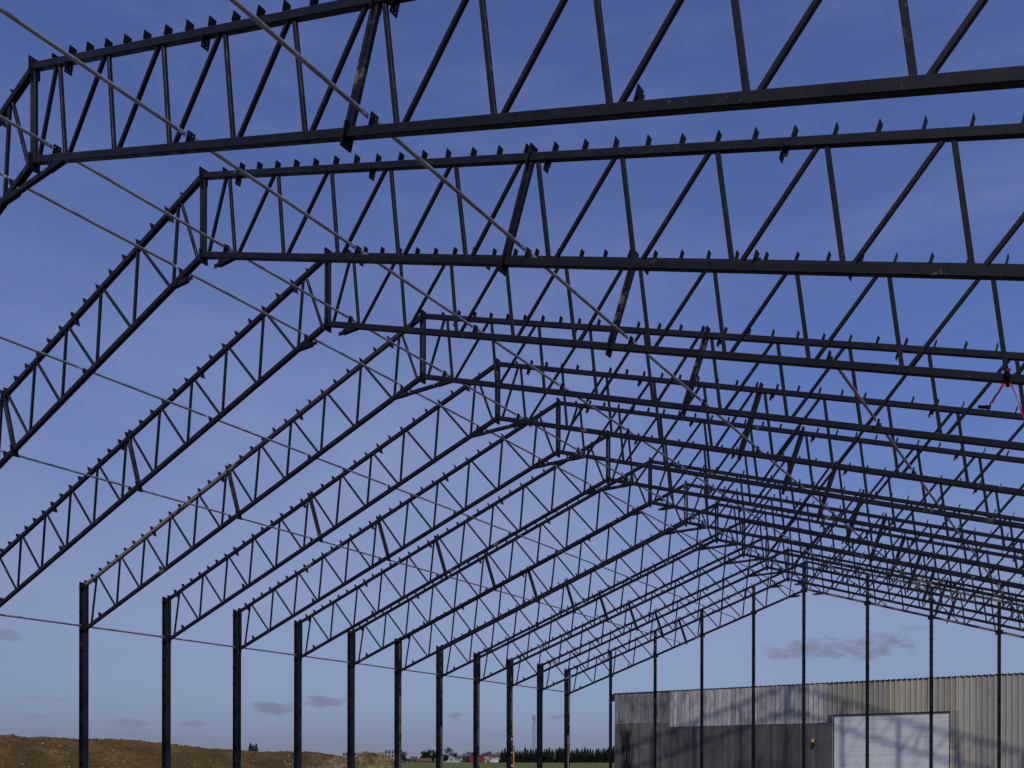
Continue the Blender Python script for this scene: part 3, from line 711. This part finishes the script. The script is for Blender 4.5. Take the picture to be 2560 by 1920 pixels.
def heap(name, label, crest, seed, rough=.16):
    o, V = mound(name, [crestpt(*k) for k in crest], lambda h: .5 + h * 1.25, 'rubble', rough, .9, seed, False, .22)
    clods(V, o, 1500, seed, .04, .14, .3)
    g = MB(); r_ = random.Random(seed)
    for _ in range(900):
        v = Vector(r_.choice(V))
        if v.z < .5: continue
        h = r_.uniform(.08, .28); a_ = r_.uniform(0, 6.28); d = Vector((math.cos(a_), math.sin(a_), 0)) * .012; l = Vector((r_.uniform(-.12, .12), r_.uniform(-.12, .12), h))
        g.add([v - d, v + d, v + l], [(0, 1, 2)])
    g.build('dry_grass', 'drygrass', o)['kind'] = 'stuff'
    return tag(o, label, 'soil heap', 'heaps of soil beside the earth bank')
heap('soil_heap', 'lower pale heap of stony soil at the end of the earth bank', [(780, 1921, 66), (815, 1906, 66.3), (840, 1892, 66.6), (858, 1887, 67), (880, 1895, 67.3), (905, 1915, 67.6)], 5.0, .14)
heap('soil_heap', 'rounded soil heap with dry yellow grass, in front of the white flats', [(880, 1908, 61), (893, 1887, 61.2), (908, 1880, 61.4), (930, 1878, 61.6), (952, 1881, 61.8), (972, 1889, 62), (990, 1903, 62.2), (1006, 1921, 62.4)], 9.0)

# ------------------------------------------------------------------ far buildings (real size, far off)
def gz(u, d):
    p_ = at(u, 1905, d); return p_.x, p_.y, ground_z(p_.x, p_.y)
def far_house(name, label, cat, u0, u1, v_eave, v_ridge, d, wall, roofm, depth=9, gable=False, win=0, group=None):
    """small house facing the camera: walls, pitched roof, window openings"""
    x0, y0, z0 = gz(u0, d); x1, y1, _ = gz(u1, d)
    ex = Vector((x1 - x0, y1 - y0, 0)); L = ex.length; ex.normalize(); ey = Vector((-ex.y, ex.x, 0))
    ze = at(u0, v_eave, d).z; zr_ = at(u0, v_ridge, d).z
    root = empty(name, (x0, y0, z0)); B = Vector((0, 0, 0)); he, hr = ze - z0, zr_ - z0
    q3 = lambda a_, b2, z_: ex * a_ + ey * b2 + Vector((0, 0, z_))
    m = MB(); V = [q3(a_, b2, z_) for z_ in (-1.0, he) for a_, b2 in ((0, 0), (L, 0), (L, depth), (0, depth))]
    F = [(0, 1, 5, 4), (1, 2, 6, 5), (2, 3, 7, 6), (3, 0, 4, 7)]
    if gable: V += [q3(L / 2, 0, hr), q3(L / 2, depth, hr)]; F += [(4, 5, 8), (6, 7, 9)]
    else: V += [q3(0, depth / 2, hr), q3(L, depth / 2, hr)]; F += [(7, 4, 8), (5, 6, 9)]
    m.add(V, F); m.build('wall', wall, root)
    m = MB(); o_ = .35; t_ = Vector((0, 0, .18))
    if gable: quads = [((-o_, -o_, he - .1), (L / 2, -o_, hr + .08), (L / 2, depth + o_, hr + .08), (-o_, depth + o_, he - .1)), ((L / 2, -o_, hr + .08), (L + o_, -o_, he - .1), (L + o_, depth + o_, he - .1), (L / 2, depth + o_, hr + .08))]
    else: quads = [((-o_, -o_, he - .1), (L + o_, -o_, he - .1), (L + o_, depth / 2, hr + .08), (-o_, depth / 2, hr + .08)), ((-o_, depth / 2, hr + .08), (L + o_, depth / 2, hr + .08), (L + o_, depth + o_, he - .1), (-o_, depth + o_, he - .1))]
    for qd in quads:
        A = [q3(*k) for k in qd]; m.add(A + [k + t_ for k in A], [(3, 2, 1, 0), (4, 5, 6, 7), (0, 1, 5, 4), (1, 2, 6, 5), (2, 3, 7, 6), (3, 0, 4, 7)])
    m.build('roof', roofm, root)
    for k in range(win):
        a_ = L * (k + .5) / win; w_ = min(.6, L / win * .3)
        m = MB(); m.obox(q3(a_, -.02, he * .5), ex * w_, ey * .05, Vector((0, 0, .55))); m.build('window', 'glass', root)
    if win and cat == 'house':
        m = MB(); m.obox(q3(L * .72, depth / 2, hr + .5), ex * .35, ey * .35, Vector((0, 0, .7))); m.build('chimney', 'tile_red', root)
    return tag(root, label, cat, group)
far_house('barn_shed', 'low dark-roofed shed at the edge of the field, left of the red-tiled barn', 'shed', 1016, 1043, 1902, 1897, 530, 'render_o', 'tile_dark', 8, win=2)
far_house('farm_barn', 'low barn with a faded red tiled roof across the field', 'barn', 1046, 1077, 1903, 1896, 528, 'stone', 'tile_red', 9, win=3)
far_house('gabled_house', 'white house with a broad pale gable across the field', 'house', 1108, 1146, 1901, 1890.5, 536, 'render_w', 'poly', 10, True)
far_house('red_hall', 'bright red gabled hall across the field, right of the white house', 'hall', 1172, 1209, 1890, 1884.5, 545, 'redwall', 'slate', 16, True)
far_house('slate_hall', 'blue-grey roofed hall wing joined on the left of the red hall', 'hall', 1156, 1176, 1891, 1885.5, 556, 'tile_dark', 'slate', 12)
far_house('cream_house', 'cream house with a flat-looking roof, just right of the red hall', 'house', 1208, 1217, 1889, 1886, 575, 'render_y', 'tile_dark', 9, win=2)
far_house('village_house', 'small beige house with a reddish roof, left of its pair', 'house', 1224, 1236, 1891, 1887, 590, 'render_o', 'tile_red', 9, win=3, group='beige houses near the red hall')
far_house('village_house', 'small beige house with a reddish roof, next to the dark conifers', 'house', 1239, 1254, 1891, 1886.5, 596, 'render_y', 'tile_red', 9, win=3, group='beige houses near the red hall')
# garden tunnel, white van, low white wall
x, y, z = gz(1227, 532); x1, y1, _ = gz(1246, 532)
ex = Vector((x1 - x, y1 - y, 0)); L = ex.length; ex.normalize(); ey = Vector((-ex.y, ex.x, 0)); m = MB(); V = []
for a_ in (0, L): V += [ex * a_ + ey * (2.2 * math.cos(t_ * math.pi / 10) + 2.2) + Vector((0, 0, 2.1 * math.sin(t_ * math.pi / 10) - .05)) for t_ in range(11)]
m.add(V, [(i, i + 1, i + 12, i + 11) for i in range(10)] + [tuple(range(10, -1, -1)), tuple(range(11, 22))])
o = m.build('garden_tunnel', 'poly'); o.location = (x, y, z)
q = MB()
for a_ in (0, L * .25, L * .5, L * .75, L): q.tube([ex * a_ + ey * (2.25 * math.cos(t_ * math.pi / 10) + 2.2) + Vector((0, 0, 2.15 * math.sin(t_ * math.pi / 10))) for t_ in range(11)], .06, 4)
q.build('hoop', 'mast', o); tag(o, 'pale plastic garden tunnel at the far edge of the field', 'polytunnel')
x, y, z = gz(1231, 526)
root = empty('parked_car', (x, y, z)); root.rotation_euler = (0, 0, YAW * -1 + .2); root.scale = (.62, .62, .62)
m = MB(); m.add([(-2.3, -.9, .35), (2.3, -.9, .35), (2.3, -.9, 1.0), (1.5, -.85, 1.15), (1.0, -.8, 1.95), (-2.2, -.8, 2.0), (-2.3, .9, .35), (2.3, .9, .35), (2.3, .9, 1.0), (1.5, .85, 1.15), (1.0, .8, 1.95), (-2.2, .8, 2.0)],
               [(5, 4, 3, 2, 1, 0), (6, 7, 8, 9, 10, 11), (0, 1, 7, 6), (1, 2, 8, 7), (2, 3, 9, 8), (3, 4, 10, 9), (4, 5, 11, 10), (5, 0, 6, 11)]); m.build('body', 'white', root)
m = MB(); m.add([(1.45, -.83, 1.2), (1.05, -.815, 1.85), (1.05, .815, 1.85), (1.45, .83, 1.2)], [(0, 1, 2, 3)]); m.v = [(a_ + .03, b2, c2 + .02) for a_, b2, c2 in m.v]; m.box((-.2, -.87, 1.2), (.9, -.83, 1.75)); m.build('windscreen', 'glass', root)
for a_ in (-1.5, 1.5):
    for b2 in (-.8, .8):
        m = MB(); m.tube([(a_, b2 - .1, .33), (a_, b2 + .1, .33)], .33, 12); m.build('wheel', 'rubber', root)
tag(root, 'small white car parked in front of the pale garden tunnel', 'car')
x, y, z = gz(1126, 520); x1, y1, _ = gz(1151, 520); m = MB()
d_ = Vector((x1 - x, y1 - y, 0)); n_ = Vector((-d_.y, d_.x, 0)).normalized()
for k in range(5): m.obox(d_ * ((k + .5) / 5) + Vector((0, 0, .25)), d_ * .095, n_ * .12, Vector((0, 0, .65)))
o = m.build('garden_wall', 'render_w'); o.location = (x, y, z); tag(o, 'low white garden wall in front of the white gabled house', 'wall')
# flats
def flats(name, label, u0, u1, v_top, d, floors, nwin, colr, par=True):
    x0, y0, z0 = gz(u0, d); x1, y1, _ = gz(u1, d); ex = Vector((x1 - x0, y1 - y0, 0)); L = ex.length; ex.normalize(); ey = Vector((-ex.y, ex.x, 0))
    h = at(u0, v_top, d).z - z0; root = empty(name, (x0, y0, z0)); up_ = Vector((0, 0, 1))
    m = MB(); m.obox(ex * L / 2 + ey * 7 + up_ * (h / 2), ex * (L / 2), ey * 7, up_ * (h / 2)); m.build('wall', colr, root)
    m = MB(); m.obox(ex * L / 2 + ey * 7 + up_ * (h + .3), ex * (L / 2 + .3), ey * 7.3, up_ * .3); m.build('parapet', 'render_w' if par else 'render_g', root)
    fh = h / floors
    for f in range(floors):
        for k in range(nwin):
            m = MB(); c_ = ex * (L * (k + .5) / nwin) - ey * .02 + up_ * (fh * (f + .5)); m.obox(c_, ex * (L / nwin * .33), ey * .05, up_ * (fh * .33)); fr = m.build('window', 'glass', root)
            s_ = MB(); s_.obox(c_ - up_ * (fh * .36) - ey * .1, ex * (L / nwin * .36), ey * .12, up_ * .09); s_.build('sill', 'render_w', fr)
    return root, ex, ey, L, h
fl, ex, ey, L, h = flats('apartment_block', '', 856, 957, 1881.2, 1000, 3, 14, 'render_w')
m = MB(); m.obox(ex * (L * .84) + ey * 6 + Vector((0, 0, h + 1.3)), ex * 1.9, ey * 2.5, Vector((0, 0, .75))); m.build('roof_housing', 'render_w', fl)
tag(fl, 'long low white block of flats showing above the grassy soil heap', 'apartment block')
fl, ex, ey, L, h = flats('apartment_block', '', 961, 1002, 1876.5, 985, 4, 5, 'render_w', False)
m = MB(); m.obox(ex * .1 - ey * .2 + Vector((0, 0, h / 2 + .8)), ex * .45, ey * .3, Vector((0, 0, h / 2 + .8))); m.build('stair_shaft', 'render_w', fl)
m = MB(); m.obox(ex * -2.6 + ey * 4 + Vector((0, 0, h * .42)), ex * 2.2, ey * 3, Vector((0, 0, h * .42))); m.build('link_block', 'render_g', fl)
tag(fl, 'taller grey and white block of flats with a grid of dark windows', 'apartment block')

# radio mast
x, y, z = gz(1334.5, 690); zt = at(1334.5, 1788, 690).z; H = zt - z
root = empty('radio_mast', (x, y, z)); m = MB(); hw = .95
C4 = [(-1, -1), (1, -1), (1, 1), (-1, 1)]
for a_, b2 in C4: m.rhs((a_ * hw, b2 * hw, 0), (a_ * hw * .8, b2 * hw * .8, H), .13, .13, .01)
m.build('leg', 'mast', root); m = MB(); n = 20
for k in range(n):
    z0, z1 = H * k / n, H * (k + 1) / n; s0, s1 = hw * (1 - .2 * k / n), hw * (1 - .2 * (k + 1) / n)
    for (a_, b2), (c_, d2) in zip(C4, C4[1:] + C4[:1]):
        A, B_ = ((a_, b2), (c_, d2)) if k % 2 else ((c_, d2), (a_, b2))
        m.rhs((A[0] * s0, A[1] * s0, z0), (B_[0] * s1, B_[1] * s1, z1), .07, .07, .006)
m.build('lattice', 'mast', root)
r_ = random.Random(4)
for k in range(9):
    a_ = k * 2 * math.pi / 9 + .3; rr = 1.5; zz = H - r_.uniform(.2, 6); m = MB(); cx, cy = rr * math.cos(a_), rr * math.sin(a_)
    m.obox(Vector((cx, cy, zz)), Vector((math.cos(a_), math.sin(a_), 0)) * .12, Vector((-math.sin(a_), math.cos(a_), 0)) * .15, Vector((0, 0, 1.0))); m.rhs((0, 0, zz - .4), (cx, cy, zz - .4), .12, .12, .01); m.build('antenna', 'white' if k % 3 == 0 else 'mast', root)
m = MB(); m.tube([(1.4, -1.2, H - 15), (1.5, -1.6, H - 15)], .55, 14); m.rhs((.6, -.6, H - 15), (1.4, -1.2, H - 15), .12, .12, .01); m.build('dish', 'white', root)
m = MB(); m.rhs((0, 0, H), (0, 0, H + 2.2), .1, .1, .01); m.build('lightning_rod', 'mast', root)
tag(root, 'slender lattice radio mast with antennas, rising above the conifers', 'radio mast')

# ------------------------------------------------------------------ trees
def conifer_proto(h, wd, seed, dens=1.0):
    r_ = random.Random(seed); root = empty('conifer_tree')
    m = MB(); m.tube([(0, 0, -.3), (.03, 0, h * .5), (0, 0, h * .97)], [.16, .1, .02], 6); m.build('trunk', 'bark', root)
    m = MB(); z = .15
    while z < h:
        f = 1 - z / h; rad = wd * (f ** .62) * r_.uniform(.72, 1.15) + .10; n = int((10 + 12 * f) * dens)
        for k in range(n):
            a_ = r_.uniform(0, 6.283); l = rad * r_.uniform(.5, 1.12); d = Vector((math.cos(a_), math.sin(a_), 0)); s_ = Vector((-d.y, d.x, 0))
            zz = z + r_.uniform(-.15, .15); tip = d * l + Vector((0, 0, zz - l * .12 + r_.uniform(-.1, .3)))
            for q_ in range(4):
                t0 = .05 + q_ * .24; w_ = (1 - t0 * .8) * l * .34 + .09; p_ = Vector((0, 0, zz)).lerp(tip, t0); e = Vector((0, 0, zz)).lerp(tip, min(1.05, t0 + .45)) - Vector((0, 0, r_.uniform(.02, .42)))
                m.add([p_ + s_ * w_ * r_.uniform(.5, 1) + Vector((0, 0, r_.uniform(0, .18))), p_ - s_ * w_ * r_.uniform(.5, 1), e], [(0, 1, 2)])
        z += h * .030
    m.build('crown', 'conifer', root); register(root); return root
def bare_proto(h, wd, seed, twig='twig', name='bare_tree'):
    r_ = random.Random(seed); root = empty(name); tr = MB(); cr_ = MB()
    tr.tube([(0, 0, -.3), (.05, 0, h * .18), (.1, .05, h * .36)], [h * .022, h * .017, h * .012], 6)
    def grow(p_, d, l, rad, lev):
        e = p_ + d * l; b = tr if lev < 1 else cr_
        b.tube([p_, p_.lerp(e, .5) + Vector((r_.uniform(-1, 1), r_.uniform(-1, 1), 0)) * l * .06, e], [rad, rad * .8, rad * .55], 4 if lev < 2 else 3, False)
        if lev >= 4: return
        for k in range(r_.choice((3, 3, 4)) if lev < 3 else 4):
            a_ = r_.uniform(0, 6.283); sp = r_.uniform(.35, .85) * wd
            nd = (d + Vector((math.cos(a_) * sp, math.sin(a_) * sp, r_.uniform(.0, .3)))).normalized(); t0 = r_.uniform(.45, 1)
            grow(p_.lerp(e, t0), nd, l * r_.uniform(.55, .78), max(rad * .55, .030), lev + 1)
    for k in range(5):
        a_ = k * 1.257 + r_.uniform(-.3, .3); grow(Vector((.08, .03, h * r_.uniform(.2, .36))), Vector((math.cos(a_) * wd * .55, math.sin(a_) * wd * .55, 1)).normalized(), h * .24, h * .009, 0)
    tr.build('trunk', 'bark', root); cr_.build('crown', twig, root); register(root); return root
def leafy_proto(h, wd, seed, mat='evergreen', name='evergreen_tree'):
    r_ = random.Random(seed); root = empty(name)
    m = MB(); m.tube([(0, 0, -.3), (.05, .05, h * .3), (0, .1, h * .7)], [.25, .17, .06], 6); m.build('trunk', 'bark', root); m = MB()
    lobes = [(Vector((r_.uniform(-.55, .55) * wd, r_.uniform(-.55, .55) * wd, h * r_.uniform(.22, .82))), r_.uniform(.35, .6) * wd) for _ in range(13)]
    for c_, rad in lobes:
        for _ in range(150):
            v = Vector((r_.gauss(0, 1), r_.gauss(0, 1), r_.gauss(0, 1))).normalized() * rad * r_.uniform(.55, 1.05); p_ = c_ + Vector((v.x, v.y, v.z * .85))
            a = Vector((r_.gauss(0, 1), r_.gauss(0, 1), r_.gauss(0, 1))).normalized() * .26; b = a.orthogonal().normalized() * .20
            m.add([p_ - a, p_ + b, p_ + a, p_ - b], [(0, 1, 2, 3)])
    m.build('crown', mat, root); register(root); return root
used = set()
def plant(proto, h0, u, v_top, d, label, cat, group=None, rz=None):
    o = proto if proto.name not in used else copy_tree(proto); used.add(proto.name)
    x, y, z = gz(u, d); h = at(u, v_top, d).z - z; s_ = h / h0
    o.location = (x, y, z); o.scale = (s_ * rnd.uniform(.9, 1.15), s_ * rnd.uniform(.9, 1.15), s_); o.rotation_euler = (0, 0, rnd.uniform(0, 6.28) if rz is None else rz)
    return tag(o, label, cat, group)
cons = [(conifer_proto(8, 2.7, 1), 8), (conifer_proto(8, 2.3, 2), 8), (conifer_proto(8, 3.1, 3, 1.1), 8), (conifer_proto(8, 2.0, 5), 8)]
s_ = 260 / 2212
belt = [(1280 + x * s_, 1770 + y * s_) for x, y in ((-210, 890), (-150, 850), (-95, 900), (-30, 880), (60, 905), (110, 890), (165, 905), (215, 900), (280, 828), (335, 875), (405, 862), (455, 890), (510, 862), (570, 870), (630, 880), (690, 872), (740, 858), (795, 832), (860, 880), (960, 870), (1010, 828), (1060, 850), (1110, 880), (1190, 870), (1270, 885), (1325, 890), (1385, 850), (1440, 900), (1490, 862), (1550, 824), (1610, 865), (1665, 855), (1720, 880), (1790, 862), (1835, 850), (1890, 885), (1950, 845), (2000, 870), (2045, 835), (2110, 850), (2160, 805), (2220, 840))]
for k, (u, v) in enumerate(belt):
    pr, h0 = cons[k % 4] if k != 0 else cons[2]
    plant(pr, h0, u, v, rnd.uniform(500, 512) if k % 3 else rnd.uniform(514, 524), f'dark green conifer, {ORD[k+1] if k < 39 else ("third last" if k == 39 else "second last" if k == 40 else "last")} from the left in the tree belt beyond the field', 'conifer', 'conifers of the belt beyond the field')
bares = [(bare_proto(9, 1.0, 11), 9), (bare_proto(9, .8, 12), 9), (bare_proto(9, 1.1, 13), 9)]
rus = (bare_proto(7, 1.2, 21, 'twig_red', 'russet_tree'), 7); ev = [(leafy_proto(7, 2.3, 31), 7), (leafy_proto(7, 1.8, 32), 7)]
for u, v, d, lab, pi in ((1067, 1868, 560, 'tall bare tree behind the red-tiled barn', 0), (1121, 1860, 565, 'tallest bare tree, behind the white gabled house', 1), (1109, 1874, 558, 'bare tree right behind a steel column, left of the tallest bare tree', 2),
                     (1040, 1884, 552, 'low spreading bare tree behind the dark-roofed shed', 2), (1030, 1886, 549, 'bare brown tree at the left end of the far village trees', 0), (1132, 1875, 560, 'bare tree to the right of the tallest bare tree', 0), (1170, 1873, 610, 'bare tree behind the blue-grey hall roof', 1), (1180, 1874, 612, 'bare tree behind the left end of the red hall', 1),
                     (1205, 1874, 620, 'bare tree rising behind the red hall', 2), (1214, 1873, 622, 'bare tree behind the cream house', 0), (1224, 1872, 620, 'bare tree between the cream house and the beige pair', 1), (1240, 1875, 618, 'bare tree behind the beige houses', 2), (1249, 1874, 624, 'bare tree beside the first belt conifers', 0),
                     (1010, 1872, 570, 'thin bare tree beside a mud-caked column, above a green bush', 1), (1385, 1866, 530, 'bare tree showing among the conifers', 2), (1399, 1864, 534, 'bare tree with high twigs among the conifers', 0), (1405, 1863, 533, 'bare tree leaning over the conifers beside the corner column', 1), (1432, 1869, 532, 'bare tree behind the conifers right of the corner column', 2)):
    plant(*bares[pi], u, v, d, lab, 'bare tree', 'bare trees of the far village')
for u, v, d, lab in ((1150, 1882, 540, 'russet bare tree between the white house and the blue-grey hall'), (1146, 1888, 533, 'low russet tree beside the white house'), (1158, 1890, 526, 'russet shrub in front of the blue-grey hall'), (1383, 1880, 498, 'russet bare tree standing in front of the conifer belt'), (1165, 1893, 524, 'low russet shrub at the left foot of the red hall')):
    plant(*rus, u, v, d, lab, 'tree', 'russet trees')
for u, v, d, lab, pi in ((1060, 1877, 545, 'rounded dark evergreen behind the red-tiled barn', 0), (1086, 1873, 540, 'large dark evergreen right of the red-tiled barn', 0), (1092, 1880, 536, 'dark evergreen beside a steel column, right of the large one', 1), (1114, 1886, 530, 'dark green evergreen left of the white house', 0), (1138, 1880, 548, 'small dark evergreen behind the white house', 1),
                       (1010, 1884, 525, 'dark green bush at the edge of the field beside the mud-caked column', 0), (1077, 1885, 538, 'dark green shrub behind the right end of the red-tiled barn', 1), (1128, 1896, 524, 'low green hedge bush in front of the white house', 1)):
    plant(*ev[pi], u, v, d, lab, 'evergreen tree', 'evergreens of the far village')
for u, v, lab in ((1072.5, 1872, 'slim conifer behind the red-tiled barn'), (1171, 1891, 'small green conifer in front of the red hall')):
    plant(cons[1][0], 8, u, v, 540 if v < 1880 else 522, lab, 'conifer')
for u, v, lab in ((626, 1858, 'tallest of three dark firs peeping over the earth bank'), (634, 1862, 'middle fir of three peeping over the earth bank'), (641, 1859, 'right-hand fir of three peeping over the earth bank')):
    plant(cons[rnd.randrange(4)][0], 8, u, v, 300, lab, 'conifer', 'firs behind the earth bank')
for u, v, lab in ((652, 1869, 'small bare shrub right of the firs behind the earth bank'), (713, 1867, 'bare shrub peeping over the earth bank between two columns'), (612, 1868, 'faint bare shrub left of the firs behind the earth bank')):
    plant(*bares[2], u, v, 300, lab, 'shrub', 'bare shrubs behind the earth bank')

def hedge(u0, u1, d, h, label, seed):
    r_ = random.Random(seed); x0, y0, z0 = gz(u0, d); x1, y1, z1 = gz(u1, d); A = Vector((x0, y0, z0)); B_ = Vector((x1, y1, z1)); m = MB(); tw = MB(); L = (B_ - A).length
    for _ in range(int(L * 42)):
        t_ = r_.random(); hh = h * (.62 + .38 * noise.noise(Vector((t_ * L * .35, seed, 0)))); p_ = A.lerp(B_, t_) - A + Vector((r_.gauss(0, .5), r_.gauss(0, .5), hh * r_.random() ** .8))
        a = Vector((r_.gauss(0, 1), r_.gauss(0, 1), r_.gauss(0, 1))).normalized() * .30; b = a.orthogonal().normalized() * .2
        (m if r_.random() < .55 else tw).add([p_ - a, p_ + b, p_ + a, p_ - b], [(0, 1, 2, 3)])
    root = empty('hedge', A); m.build('leaves', 'evergreen', root); tw.build('twigs', 'twig_red', root)
    return tag(root, label, 'hedge')
hedge(1000, 1112, 572, 2.6, 'low dark hedge behind the sheds at the left of the far village', 41)
hedge(1112, 1262, 602, 2.6, 'low dark hedge behind the houses at the right of the far village', 42)
hedge(1252, 1560, 530, 2.4, 'dark undergrowth along the back of the conifer belt', 43)
